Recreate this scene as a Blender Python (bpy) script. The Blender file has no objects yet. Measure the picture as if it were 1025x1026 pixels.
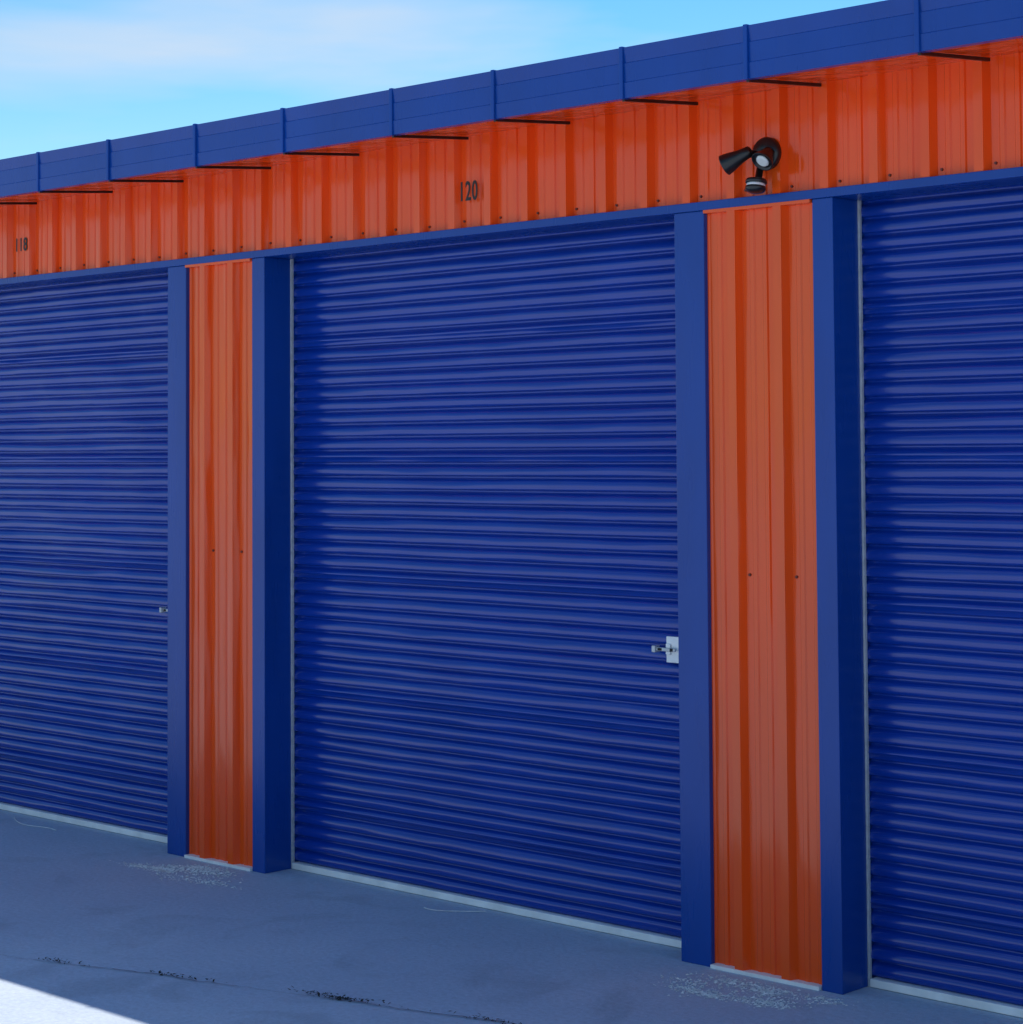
import bpy, bmesh, math, random
from mathutils import Vector, Matrix
random.seed(7)
scene=bpy.context.scene
scene.view_settings.view_transform='Standard'; scene.view_settings.look='None'; scene.view_settings.exposure=0

# ---------------- dimensions (metres) ----------------
BAY=3.125; K0,K1=-7,5
PX0=-7.966; PW=0.490          # orange pier panel, left edge / width (bay 0)
TL,TR=0.142,0.088             # blue trims each side of a pier
REC=0.16                      # door recess
H=2.787; BAND=0.032; WTOP=3.205
OV=0.445; FZB,FZT=3.158,3.341
XL=PX0+K0*BAY-0.6; XR=PX0+K1*BAY+PW+0.6
DEPTH=9.0

# ---------------- materials ----------------
def newmat(name):
    m=bpy.data.materials.new(name); m.use_nodes=True
    nt=m.node_tree; b=nt.nodes['Principled BSDF']; return m,nt,b
def N(nt,t,**kw):
    n=nt.nodes.new(t)
    for k,v in kw.items():
        if k in n.inputs.keys(): n.inputs[k].default_value=v
        else: setattr(n,k,v)
    return n
def coords(nt,scale=(1,1,1)):
    tc=N(nt,'ShaderNodeTexCoord'); mp=N(nt,'ShaderNodeMapping'); mp.inputs['Scale'].default_value=scale
    nt.links.new(tc.outputs['Object'],mp.inputs['Vector']); return mp.outputs['Vector']
def ramp(nt,src,stops):
    r=N(nt,'ShaderNodeValToRGB'); e=r.color_ramp.elements
    e[0].position,e[0].color=stops[0][0],(*stops[0][1],1)
    e[1].position,e[1].color=stops[-1][0],(*stops[-1][1],1)
    for p,c in stops[1:-1]:
        x=e.new(p); x.color=(*c,1)
    nt.links.new(src,r.inputs['Fac']); return r.outputs['Color']
def painted(name,col,rough=0.2,var=0.10,can=(1.2,1.2,0.8),canstr=0.15,candist=0.02,spec=0.5,dust=0.04):
    m,nt,b=newmat(name)
    v=coords(nt,(1,1,0.35)); n1=N(nt,'ShaderNodeTexNoise',Scale=3.0,Detail=4.0,Roughness=0.6); nt.links.new(v,n1.inputs['Vector'])
    lo=tuple(c*(1-var) for c in col); hi=tuple(min(1,c*(1+var)) for c in col)
    c=ramp(nt,n1.outputs['Fac'],[(0.3,lo),(0.7,hi)])
    v2=coords(nt,(1,1,0.15)); n2=N(nt,'ShaderNodeTexNoise',Scale=9.0,Detail=3.0,Roughness=0.6); nt.links.new(v2,n2.inputs['Vector'])
    f=N(nt,'ShaderNodeMapRange'); f.inputs['From Min'].default_value=0.45; f.inputs['From Max'].default_value=0.85; f.inputs['To Max'].default_value=dust
    nt.links.new(n2.outputs['Fac'],f.inputs['Value'])
    mx=N(nt,'ShaderNodeMix',data_type='RGBA'); nt.links.new(f.outputs['Result'],mx.inputs['Factor']); nt.links.new(c,mx.inputs[6]); mx.inputs[7].default_value=(0.35,0.33,0.32,1)
    nt.links.new(mx.outputs[2],b.inputs['Base Color'])
    rr=N(nt,'ShaderNodeMapRange'); rr.inputs['To Min'].default_value=rough-0.06; rr.inputs['To Max'].default_value=rough+0.10
    nt.links.new(n2.outputs['Fac'],rr.inputs['Value']); nt.links.new(rr.outputs['Result'],b.inputs['Roughness'])
    b.inputs['Specular IOR Level'].default_value=spec
    v3=coords(nt,can); n3=N(nt,'ShaderNodeTexNoise',Scale=2.2,Detail=2.0); nt.links.new(v3,n3.inputs['Vector'])
    bp=N(nt,'ShaderNodeBump',Strength=canstr,Distance=candist); nt.links.new(n3.outputs['Fac'],bp.inputs['Height'])
    nt.links.new(bp.outputs['Normal'],b.inputs['Normal'])
    return m
ORANGE=painted('orange_painted_steel',(0.93,0.094,0.009),rough=0.15,can=(3.4,3.4,0.4),canstr=0.6,candist=0.03,spec=0.5,dust=0.012,var=0.06)
BLUE=painted('blue_painted_steel',(0.003,0.056,0.30),rough=0.26,spec=0.35,dust=0.012)
BLUED=painted('blue_door_curtain',(0.003,0.038,0.31),rough=0.16,can=(0.5,0.5,1.3),canstr=0.9,candist=0.07,dust=0.004,spec=0.6,var=0.06)
def plain(name,col,rough=0.5,metal=0.0,var=0.15,scale=30):
    m,nt,b=newmat(name); v=coords(nt); n=N(nt,'ShaderNodeTexNoise',Scale=float(scale),Detail=3.0); nt.links.new(v,n.inputs['Vector'])
    c=ramp(nt,n.outputs['Fac'],[(0.3,tuple(x*(1-var) for x in col)),(0.7,tuple(min(1,x*(1+var)) for x in col))])
    nt.links.new(c,b.inputs['Base Color']); b.inputs['Roughness'].default_value=rough; b.inputs['Metallic'].default_value=metal; return m
GALV=plain('galvanised_steel',(0.55,0.56,0.57),0.45,0.2)
PALE=plain('pale_bottom_seal',(0.86,0.83,0.80),0.6,var=0.12,scale=9)
BLACK=plain('black_plastic',(0.010,0.010,0.011),0.3)
DARK=plain('dark_gap',(0.01,0.01,0.012),0.8)
LETTER=plain('black_vinyl',(0.012,0.012,0.012),0.5)
WHITE=plain('white_plastic',(0.88,0.88,0.87),0.4,var=0.05)
ROOF=plain('galvalume_roof',(0.5,0.51,0.52),0.4,0.5)
STONE=plain('pale_stone_chips',(0.66,0.66,0.65),0.9,var=0.3)
DEBRIS=plain('dark_leaf_litter',(0.022,0.02,0.016),0.9,var=0.5)
STRING=plain('white_string',(0.7,0.7,0.7),0.8)
m,nt,b=newmat('lamp_lens'); b.inputs['Base Color'].default_value=(0.7,0.7,0.66,1); b.inputs['Roughness'].default_value=0.15; LENS=m

# concrete ground
m,nt,b=newmat('concrete'); CONC=m
v=coords(nt)
n1=N(nt,'ShaderNodeTexNoise',Scale=0.7,Detail=6.0,Roughness=0.6); nt.links.new(v,n1.inputs['Vector'])
c1=ramp(nt,n1.outputs['Fac'],[(0.3,(0.43,0.505,0.605)),(0.5,(0.48,0.56,0.655)),(0.72,(0.56,0.63,0.71))])
n2=N(nt,'ShaderNodeTexNoise',Scale=45.0,Detail=5.0,Roughness=0.75); nt.links.new(v,n2.inputs['Vector'])
c2=ramp(nt,n2.outputs['Fac'],[(0.3,(0.80,0.80,0.80)),(0.65,(1.03,1.03,1.03))])
mx=N(nt,'ShaderNodeMix',data_type='RGBA',blend_type='MULTIPLY'); mx.inputs['Factor'].default_value=1; nt.links.new(c1,mx.inputs[6]); nt.links.new(c2,mx.inputs[7])
n3=N(nt,'ShaderNodeTexNoise',Scale=2.3,Detail=5.0,Distortion=1.0); nt.links.new(v,n3.inputs['Vector'])
c3=ramp(nt,n3.outputs['Fac'],[(0.33,(0.80,0.80,0.80)),(0.46,(1,1,1))])
mx2=N(nt,'ShaderNodeMix',data_type='RGBA',blend_type='MULTIPLY'); mx2.inputs['Factor'].default_value=0.7; nt.links.new(mx.outputs[2],mx2.inputs[6]); nt.links.new(c3,mx2.inputs[7])
nt.links.new(mx2.outputs[2],b.inputs['Base Color']); b.inputs['Roughness'].default_value=0.85
bp=N(nt,'ShaderNodeBump',Strength=0.6,Distance=0.006); nt.links.new(n2.outputs['Fac'],bp.inputs['Height']); nt.links.new(bp.outputs['Normal'],b.inputs['Normal'])

# ---------------- mesh helpers ----------------
def link(o,parent=None):
    scene.collection.objects.link(o)
    if parent: o.parent=parent
    return o
def empty(name,loc=(0,0,0)):
    e=bpy.data.objects.new(name,None); e.location=loc; scene.collection.objects.link(e); return e
def mesh_obj(name,verts,faces,mat,parent=None,smooth=False):
    me=bpy.data.meshes.new(name); me.from_pydata(verts,[],faces); me.update()
    if smooth:
        for p in me.polygons: p.use_smooth=True
    me.materials.append(mat); return link(bpy.data.objects.new(name,me),parent)
class Boxes:
    def __init__(s): s.v=[];s.f=[]
    def add(s,x0,x1,y0,y1,z0,z1):
        i=len(s.v); s.v+=[(x0,y0,z0),(x1,y0,z0),(x1,y1,z0),(x0,y1,z0),(x0,y0,z1),(x1,y0,z1),(x1,y1,z1),(x0,y1,z1)]
        s.f+=[(i,i+3,i+2,i+1),(i+4,i+5,i+6,i+7),(i,i+1,i+5,i+4),(i+1,i+2,i+6,i+5),(i+2,i+3,i+7,i+6),(i+3,i,i+4,i+7)]
    def make(s,name,mat,parent=None,bevel=0.0):
        o=mesh_obj(name,s.v,s.f,mat,parent)
        if bevel:
            md=o.modifiers.new('b','BEVEL'); md.width=bevel; md.segments=2
        return o
# vertical-rib wall panel
PITCH=BAY/15; RIB0=PX0+0.130
VAL=0.012; RIBY=-0.020
def panel_profile(x0,x1):
    keys=[(-0.032,0),(-0.018,1),(0.018,1),(0.032,0),
          (PITCH*.36-0.013,0),(PITCH*.36-0.008,.17),(PITCH*.36+0.008,.17),(PITCH*.36+0.013,0),
          (PITCH*.64-0.013,0),(PITCH*.64-0.008,.17),(PITCH*.64+0.008,.17),(PITCH*.64+0.013,0)]
    k=math.floor((x0-RIB0)/PITCH)-1
    allp=[]
    while RIB0+k*PITCH<x1+PITCH:
        for d,h in keys: allp.append((RIB0+k*PITCH+d,h))
        k+=1
    def hat(x):
        for a,b_ in zip(allp,allp[1:]):
            if a[0]<=x<=b_[0]: return a[1]+(b_[1]-a[1])*(x-a[0])/(b_[0]-a[0]+1e-9)
        return 0
    pts=[(x0,hat(x0))]+[p for p in allp if x0<p[0]<x1]+[(x1,hat(x1))]
    return [(x,VAL+(RIBY-VAL)*h) for x,h in pts]
def panel(name,x0,x1,z0,z1,parent):
    pr=panel_profile(x0,x1); v=[];f=[]
    for x,y in pr: v+=[(x,y,z0),(x,y,z1)]
    for i in range(len(pr)-1): f.append((2*i,2*i+2,2*i+3,2*i+1))
    return mesh_obj(name,v,f,ORANGE,parent)

bld=empty('storage_building')
panel('header_wall_panel',XL,XR,H+BAND,WTOP,bld)
for k in range(K0,K1+1):
    x=PX0+k*BAY
    panel('pier_panel',x,x+PW,0.012,H-0.012,bld)
tr=Boxes(); base=Boxes(); guide=Boxes(); seal=Boxes()
T=-0.014
for k in range(K0,K1+1):
    x=PX0+k*BAY
    tr.add(x-TL,x,T,0.20,0.0,H)
    tr.add(x+PW,x+PW+TR,T,0.20,0.0,H)
    base.add(x+0.004,x+PW-0.004,-0.026,0.03,0.0,0.014)
    guide.add(x+PW+TR,x+PW+TR+0.008,REC-0.02,REC-0.005,0.0,H)
    guide.add(x-TL-0.008,x-TL,REC-0.02,REC-0.005,0.0,H)
    if k<K1:
        seal.add(x+PW+TR+0.012,x+BAY-TL-0.012,REC-0.026,REC+0.03,0.002,0.031)
tr.make('pier_trims',BLUE,bld,0.003)
base.make('pier_base_angle',PALE,bld,0.001)
guide.make('door_guides',GALV,bld,0.001)
seal.make('door_bottom_seals',PALE,bld,0.003)
hd=Boxes()
hd.add(XL,XR,-0.026,-0.0145,H,H+BAND); hd.add(XL,XR,-0.0145,0.20,H,H+BAND-0.004)
hd.make('header_trim',BLUE,bld,0.002)
jc=Boxes()
for k in range(K0,K1+1):
    x=PX0+k*BAY; jc.add(x+0.004,x+PW-0.004,-0.023,0.03,H-0.012,H-0.0005)
jc.make('pier_head_channel',ORANGE,bld)

# roll-up doors
PD=0.0585
def door(k):
    x0=PX0+k*BAY+PW+TR+0.002; x1=PX0+(k+1)*BAY-TL-0.002
    rnd=random.Random(100+k)
    d=bpy.data.objects.new('roll_up_door',None); link(d,bld)
    prof=[]; z=0.031; i=0
    while z<H+0.02:
        tilt=rnd.uniform(-0.0035,0.0035); dd=0.021+rnd.uniform(-0.003,0.003)
        seam=(i%9==4)
        keys=[(0.00,0.0),(0.06,0.03),(0.09,0.35),(0.12,0.80),(0.18,0.93),(0.30,0.99),(0.46,1.0),(0.60,0.93),(0.72,0.75),(0.84,0.38),(0.91,0.08),(0.96,0.0)]
        if seam: keys=[(0.00,0.0),(0.06,0.03),(0.09,0.35),(0.12,0.80),(0.18,0.93),(0.45,0.98),(0.455,1.12),(0.62,1.04),(0.74,0.75),(0.84,0.38),(0.91,0.08),(0.96,0.0)]
        for t,h in keys: prof.append((z+t*PD, REC+0.016-dd*h+tilt*(t-0.5)*2*(1 if h>.5 else 0)))
        z+=PD; i+=1
    nx=8; v=[];f=[]
    for j in range(nx+1):
        x=x0+(x1-x0)*j/nx
        for (zz,yy) in prof: v.append((x,yy-0.003*math.sin(j/nx*math.pi),zz))
    n=len(prof)
    for j in range(nx):
        for i in range(n-1): f.append((j*n+i,(j+1)*n+i,(j+1)*n+i+1,j*n+i+1))
    mesh_obj('curtain',v,f,BLUED,d,True)
    xr=-4.972+(k)*BAY+0.0
    px=xr-0.120; zc=1.13
    lb=Boxes(); yb=REC-0.016
    lb.add(px-0.075,px,yb-0.004,yb+0.008,zc-0.050,zc+0.050)
    lb.add(px-0.072,px-0.050,yb-0.012,yb-0.004,zc-0.020,zc+0.022)
    lb.make('latch_plate',WHITE,d,0.002)
    lb=Boxes()
    lb.add(px-0.130,px-0.02,yb-0.020,yb-0.0121,zc-0.007,zc+0.007)
    lb.add(px-0.130,px-0.112,yb-0.028,yb+0.004,zc-0.013,zc+0.013)
    lb.make('latch_bolt',GALV,d,0.003)
    lb=Boxes(); lb.add(px-0.045,px-0.03,yb-0.021,yb-0.0201,zc-0.006,zc+0.006); lb.add(px-0.105,px-0.085,yb-0.021,yb-0.0201,zc-0.005,zc+0.005)
    lb.make('latch_slots',DARK,d)
for k in range(K0,K1): door(k)

# eaves
seams=[-8.550,-7.982,-7.335,-6.740,-6.070,-5.505,-4.862,-4.305,-3.624]
s=seams[-1]; i=0
while s<XR-0.7: s+=0.57 if i%2==0 else 0.66; seams.append(s); i+=1
s=seams[0]; i=0; left=[]
while s>XL+0.7: s-=0.66 if i%2==0 else 0.57; left.append(s); i+=1
seams=sorted(left+seams)
sof=[(XL,0.03,WTOP),(XR,0.03,WTOP),(XR,-OV+0.003,FZB+0.004),(XL,-OV+0.003,FZB+0.004)]
mesh_obj('soffit',sof,[(0,3,2,1)],ORANGE,bld)
edges=[XL]+seams+[XR]
v=[];f=[]
rnd=random.Random(3)
for a,b_ in zip(edges,edges[1:]):
    off=rnd.uniform(0,0.004)
    prof=[(-OV+0.03,FZB),(-OV-off,FZB),(-OV-off-0.002,FZB+0.055),(-OV-off+0.001,FZB+0.058),(-OV-off-0.001,FZB+0.125),(-OV-off+0.002,FZB+0.128),(-OV-off-0.004,FZT),(-OV+0.08,FZT+0.004)]
    i0=len(v)
    for x in (a+0.002,b_-0.002):
        for y,z in prof: v.append((x,y,z))
    n=len(prof)
    for q in range(n-1): f.append((i0+q,i0+n+q,i0+n+q+1,i0+q+1))
mesh_obj('fascia',v,f,BLUE,bld)
st=Boxes(); br=Boxes()
for x in seams:
    st.add(x-0.010,x+0.008,-OV-0.012,-OV+0.02,FZB-0.003,FZT+0.004)
    i=len(br.v); y0,y1=-OV+0.002,-0.0205; z0,z1=FZB-0.010,WTOP-0.022
    br.add(x-0.006,x+0.006,y0,y1,0,0.012)
    for q in range(i,i+8):
        a=br.v[q]; br.v[q]=(a[0],a[1],a[2]+z0+(z1-z0)*(a[1]-y0)/(y1-y0))
st.make('fascia_joint_covers',BLUE,bld,0.003)
br.make('soffit_brackets',BLACK,bld)
RB=3.75
mesh_obj('roof',[(XL,-OV+0.07,FZT),(XR,-OV+0.07,FZT),(XR,DEPTH/2,RB),(XL,DEPTH/2,RB),(XL,DEPTH,FZT),(XR,DEPTH,FZT)],[(0,1,2,3),(3,2,5,4)],ROOF,bld)
mesh_obj('end_and_rear_walls',[(XL,0.03,0),(XL,DEPTH,0),(XL,DEPTH,FZT-.01),(XL,DEPTH/2,RB-.01),(XL,-0.3,FZT-.01),(XL,0.03,WTOP),
   (XR,0.03,0),(XR,DEPTH,0),(XR,DEPTH,FZT-.01),(XR,DEPTH/2,RB-.01),(XR,-0.3,FZT-.01),(XR,0.03,WTOP)],[(0,5,4,3,2,1),(6,7,8,9,10,11),(1,2,8,7)],ORANGE,bld)
bk=Boxes(); bk.add(XL,XR,0.205,0.22,0,WTOP); bk.make('backing_wall',DARK,bld)
e=Boxes(); e.add(XL,PX0+K0*BAY-TL,-0.01,0.2,0,H-0.001); e.add(PX0+K1*BAY+PW+TR,XR,-0.01,0.2,0,H-0.001); e.make('end_piers',ORANGE,bld)

# screws
bm=bmesh.new()
def screw(x,y,z,r=0.0055):
    mt=Matrix.Translation((x,y,z))@Matrix.Rotation(math.pi/2,4,'X')
    bmesh.ops.create_cone(bm,cap_ends=True,segments=8,radius1=r*1.2,radius2=r,depth=0.006,matrix=mt)
k=math.floor((XL-RIB0)/PITCH)+1
while RIB0+k*PITCH<XR:
    x=RIB0+k*PITCH
    screw(x+0.048,VAL-0.003,H+BAND+0.028+random.uniform(-.004,.004),0.0045)
    k+=1
for k in range(K0,K1+1):
    for d in (0.178,0.386):
        screw(PX0+k*BAY+d,VAL-0.003,1.44,0.005)
me=bpy.data.meshes.new('screws'); bm.to_mesh(me); bm.free(); me.materials.append(plain('screw_head',(0.15,0.03,0.02),0.5))
link(bpy.data.objects.new('panel_screws',me),bld)

# unit numbers
def number(txt,x,z,h,w):
    cu=bpy.data.curves.new('t','FONT'); cu.body=txt; cu.align_x='CENTER'; cu.align_y='CENTER'; cu.extrude=0.0012; cu.offset=0.014
    cu.space_character=1.12
    o=bpy.data.objects.new('t',cu); scene.collection.objects.link(o); bpy.context.view_layer.update()
    dg=bpy.context.evaluated_depsgraph_get(); me=bpy.data.meshes.new_from_object(o.evaluated_get(dg))
    xs=[q.co.x for q in me.vertices]; ys=[q.co.y for q in me.vertices]
    cx,cy=(min(xs)+max(xs))/2,(min(ys)+max(ys))/2; sx=w/(max(xs)-min(xs)); sy=h/(max(ys)-min(ys))
    for q in me.vertices: q.co=Vector(((q.co.x-cx)*sx,-q.co.z,(q.co.y-cy)*sy))
    bpy.data.objects.remove(o); me.materials.clear(); me.materials.append(LETTER)
    ob=bpy.data.objects.new('unit_number',me); ob.location=(x,RIBY-0.003,z); link(ob)
number('120',-6.060,2.970,0.082,0.096)
number('118',-9.34,2.985,0.07,0.10)
number('122',-2.93,2.970,0.082,0.096)

# floodlight
fl=empty('motion_sensor_floodlight',(-4.545,RIBY,2.962))
def lathe(name,prof,mat,parent,loc,direction,seg=28):
    v=[];f=[]
    for r,h in prof:
        for j in range(seg):
            a=2*math.pi*j/seg; v.append((r*math.cos(a),r*math.sin(a),h))
    n=len(prof)
    for i in range(n-1):
        for j in range(seg): f.append((i*seg+j,i*seg+(j+1)%seg,(i+1)*seg+(j+1)%seg,(i+1)*seg+j))
    f.append(tuple(range(seg))[::-1]); f.append(tuple((n-1)*seg+j for j in range(seg)))
    o=mesh_obj(name,v,f,mat,parent,False)
    for p in o.data.polygons: p.use_smooth=len(p.vertices)==4
    o.location=loc; o.rotation_euler=Vector(direction).to_track_quat('Z','Y').to_euler(); return o
lathe('wall_plate',[(0.060,0),(0.060,0.016),(0.053,0.026),(0.02,0.03)],BLACK,fl,(0.008,0,0.005),(0,-1,0))
lathe('mount_knuckle',[(0.014,0),(0.014,0.05),(0.017,0.055),(0.010,0.065)],BLACK,fl,(-0.005,-0.02,-0.002),(-0.45,-1,0.1))
lathe('mount_knuckle',[(0.014,0),(0.014,0.03),(0.017,0.035),(0.010,0.045)],BLACK,fl,(0.022,-0.02,-0.005),(0.25,-1,0.05))
hp=[(0.012,0),(0.020,0.004),(0.023,0.03),(0.026,0.050),(0.035,0.085),(0.039,0.108),(0.0395,0.113),(0.036,0.113),(0.032,0.098)]
D1=Vector((-0.90,-0.25,-0.42)).normalized()
p1=Vector((-0.012,-0.075,0.012))
lathe('lamp_head',hp,BLACK,fl,p1,D1); lathe('lamp_lens',[(0.031,0),(0.029,0.005),(0.02,0.009)],LENS,fl,p1+D1*0.098,D1)
D2=Vector((-0.05,-0.70,-0.70)).normalized()
p2=Vector((0.038,-0.030,0.010))
hs=[(r*1.05,h*0.55) for r,h in hp]
lathe('lamp_head',hs,BLACK,fl,p2,D2); lathe('lamp_lens',[(0.026,0),(0.024,0.004),(0.018,0.008)],LENS,fl,p2+D2*0.056,D2)
lathe('sensor_arm',[(0.013,0),(0.013,0.085),(0.022,0.09)],BLACK,fl,(0.000,-0.03,-0.02),(-0.02,-0.25,-1))
lathe('sensor_housing',[(0.020,0),(0.036,0.004),(0.039,0.010),(0.039,0.018),(0.034,0.020)],BLACK,fl,(-0.004,-0.055,-0.088),(0,-0.15,-1))
lathe('sensor_window',[(0.033,0),(0.035,0.008),(0.034,0.011)],WHITE,fl,(-0.004,-0.058,-0.1075),(0,-0.15,-1))
lathe('sensor_dome',[(0.037,0),(0.038,0.008),(0.032,0.018),(0.018,0.024),(0.003,0.026)],BLACK,fl,(-0.004,-0.060,-0.1185),(0,-0.15,-1))

# ---------------- ground ----------------
G=600
mesh_obj('concrete_ground',[(-G,-G,0),(G,-G,0),(G,G,0),(-G,G,0)],[(0,1,2,3)],CONC)
path=[(-12.5,-3.1),(-9.6,-2.35),(-8.0,-1.98),(-6.95,-1.68),(-6.66,-1.575),(-6.22,-1.43),(-5.85,-1.33),(-5.51,-1.23),(-4.89,-1.07),(-4.2,-0.93),(-3.0,-0.72),(-1.0,-0.55)]
v=[];f=[]; rnd=random.Random(5); pts=[]
for (a,b_),(c,d) in zip(path,path[1:]):
    L=math.hypot(c-a,d-b_); n=max(2,int(L/0.025))
    for i in range(n): t=i/n; pts.append((a+(c-a)*t,b_+(d-b_)*t))
o2=0
for i,(x,y) in enumerate(pts):
    o2=0.93*o2+rnd.uniform(-0.007,0.007); w=max(0.0008,0.0018+0.0015*math.sin(i*0.13)+rnd.uniform(-.001,.001))
    v+=[(x,y+o2-w,0.004),(x,y+o2+w,0.004)]
for i in range(len(pts)-1): f.append((2*i,2*i+2,2*i+3,2*i+1))
mesh_obj('pavement_crack',v,f,plain('crack_dirt',(0.14,0.15,0.17),0.9,var=0.4))
v=[];f=[]
def flake(x,y,z,s,flat=0.6):
    i=len(v); a=rnd.uniform(0,6.28); u=Vector((math.cos(a),math.sin(a),rnd.uniform(-flat,flat)))*s
    w_=Vector((-math.sin(a),math.cos(a),rnd.uniform(-flat,flat)))*s*rnd.uniform(.25,.6); c=Vector((x,y,max(z,s*0.7)))
    for q in (-u,w_,u,-w_): v.append(tuple(c+q))
    f.append((i,i+1,i+2,i+3))
for cx,cy,sx,n in [(-6.70,-1.59,.035,40),(-6.58,-1.555,.03,12),(-6.2,-1.425,.045,40),(-6.05,-1.39,.03,8),(-5.50,-1.23,.055,130),(-5.62,-1.25,.05,30),(-5.38,-1.19,.05,18),(-4.95,-1.085,.06,45),(-4.80,-1.06,.04,12),(-7.3,-1.8,.1,40)]:
    for _ in range(n):
        dx=rnd.gauss(0,sx); flake(cx+dx,cy+dx*0.28+rnd.gauss(0,0.010),rnd.uniform(.002,.014),rnd.uniform(.004,.009))
for i in range(0,len(pts),3):
    if rnd.random()<.3: flake(pts[i][0],pts[i][1]+rnd.gauss(0,.01),.006,rnd.uniform(.002,.005))
mesh_obj('leaf_litter',v,f,DEBRIS)
v=[];f=[]
def chip(x,y,s):
    i=len(v)
    for q in [(1,0,0),(-.5,.8,0),(-.6,-.8,0),(.1,.1,.5)]:
        v.append((x+q[0]*s*rnd.uniform(.6,1.2),y+q[1]*s*rnd.uniform(.6,1.2),0.001+q[2]*s))
    f.extend([(i,i+1,i+3),(i+1,i+2,i+3),(i+2,i,i+3)])
for k in range(K0,K1+1):
    cl=[(rnd.gauss(0.02,.22),rnd.uniform(-.34,-.10),rnd.uniform(.03,.10)) for _ in range(12)]
    for _ in range(2200):
        c=rnd.choice(cl); x=PX0+k*BAY+PW/2+c[0]+rnd.gauss(0,c[2]); y=c[1]+rnd.gauss(0,c[2]*.4)
        if y<-0.03: chip(x,y,abs(rnd.gauss(.001,.0035))+.001)
for _ in range(500): chip(rnd.uniform(-12,0),rnd.uniform(-3,0.1),rnd.uniform(.001,.0025))
mesh_obj('gravel_chips',v,f,STONE)
def string(pl):
    cu=bpy.data.curves.new('string','CURVE'); cu.dimensions='3D'; cu.bevel_depth=0.0018
    s=cu.splines.new('NURBS'); s.points.add(len(pl)-1); s.use_endpoint_u=True
    for p,q in zip(s.points,pl): p.co=(*q,0.004,1)
    cu.materials.append(STRING); link(bpy.data.objects.new('white_string',cu))
string([(-6.34,-.03),(-6.28,-.05),(-6.2,0.0),(-6.12,.07),(-6.10,.09)])
string([(-9.5,.05),(-9.35,-.04),(-9.2,-.06),(-9.1,.0),(-9.0,-.03)])

# ---------------- light ----------------
az=math.radians(-25); el=math.radians(64.8)
W=bpy.data.worlds.new('World'); scene.world=W; W.use_nodes=True; nt=W.node_tree
bg=nt.nodes['Background']; sky=N(nt,'ShaderNodeTexSky'); sky.sky_type='NISHITA'; sky.sun_disc=False
sky.sun_elevation=el; sky.sun_rotation=az; sky.air_density=1.1; sky.dust_density=0.2; sky.ozone_density=2.0
hs_=N(nt,'ShaderNodeHueSaturation'); hs_.inputs['Saturation'].default_value=1.5; hs_.inputs['Value'].default_value=1.0; hs_.inputs['Hue'].default_value=0.495; nt.links.new(sky.outputs['Color'],hs_.inputs['Color'])
tc=N(nt,'ShaderNodeTexCoord'); mp=N(nt,'ShaderNodeMapping'); mp.inputs['Scale'].default_value=(1.6,1.6,9)
nt.links.new(tc.outputs['Generated'],mp.inputs['Vector'])
ns=N(nt,'ShaderNodeTexNoise',Scale=1.6,Detail=5.0,Roughness=0.5,Distortion=0.3); nt.links.new(mp.outputs['Vector'],ns.inputs['Vector'])
mr=N(nt,'ShaderNodeMapRange'); mr.inputs['From Min'].default_value=0.45; mr.inputs['From Max'].default_value=0.72; mr.inputs['To Max'].default_value=0.75
nt.links.new(ns.outputs['Fac'],mr.inputs['Value'])
mx=N(nt,'ShaderNodeMix',data_type='RGBA'); nt.links.new(mr.outputs['Result'],mx.inputs['Factor']); nt.links.new(hs_.outputs['Color'],mx.inputs[6]); mx.inputs[7].default_value=(4.8,5.2,5.9,1)
nt.links.new(mx.outputs[2],bg.inputs['Color']); bg.inputs['Strength'].default_value=0.15
sd=Vector((math.sin(az)*math.cos(el),math.cos(az)*math.cos(el),math.sin(el)))
L=bpy.data.lights.new('sun','SUN'); L.energy=5.0; L.angle=math.radians(0.5); L.color=(1,0.94,0.86)
lo=bpy.data.objects.new('sun',L); lo.rotation_euler=(-sd).to_track_quat('-Z','Y').to_euler(); lo.location=(0,5,20); scene.collection.objects.link(lo)

# ---------------- camera ----------------
al=math.radians(46.4); ph=math.radians(2.5); ro=math.radians(0.36)
fwd=Vector((-math.cos(al)*math.cos(ph),math.sin(al)*math.cos(ph),math.sin(ph)))
right=Vector((math.sin(al),math.cos(al),0)); up=right.cross(fwd)
r2=right*math.cos(ro)-up*math.sin(ro); u2=up*math.cos(ro)+right*math.sin(ro)
M=Matrix((( r2.x,u2.x,-fwd.x,0),(r2.y,u2.y,-fwd.y,-6.14),(r2.z,u2.z,-fwd.z,1.9),(0,0,0,1)))
cd=bpy.data.cameras.new('camera'); cam=bpy.data.objects.new('camera',cd); scene.collection.objects.link(cam); cam.matrix_world=M
cd.sensor_fit='HORIZONTAL'; cd.sensor_width=36; cd.lens=36*2100/1025; cd.shift_y=-0.150; cd.clip_end=2000; cd.clip_start=0.05
scene.camera=cam
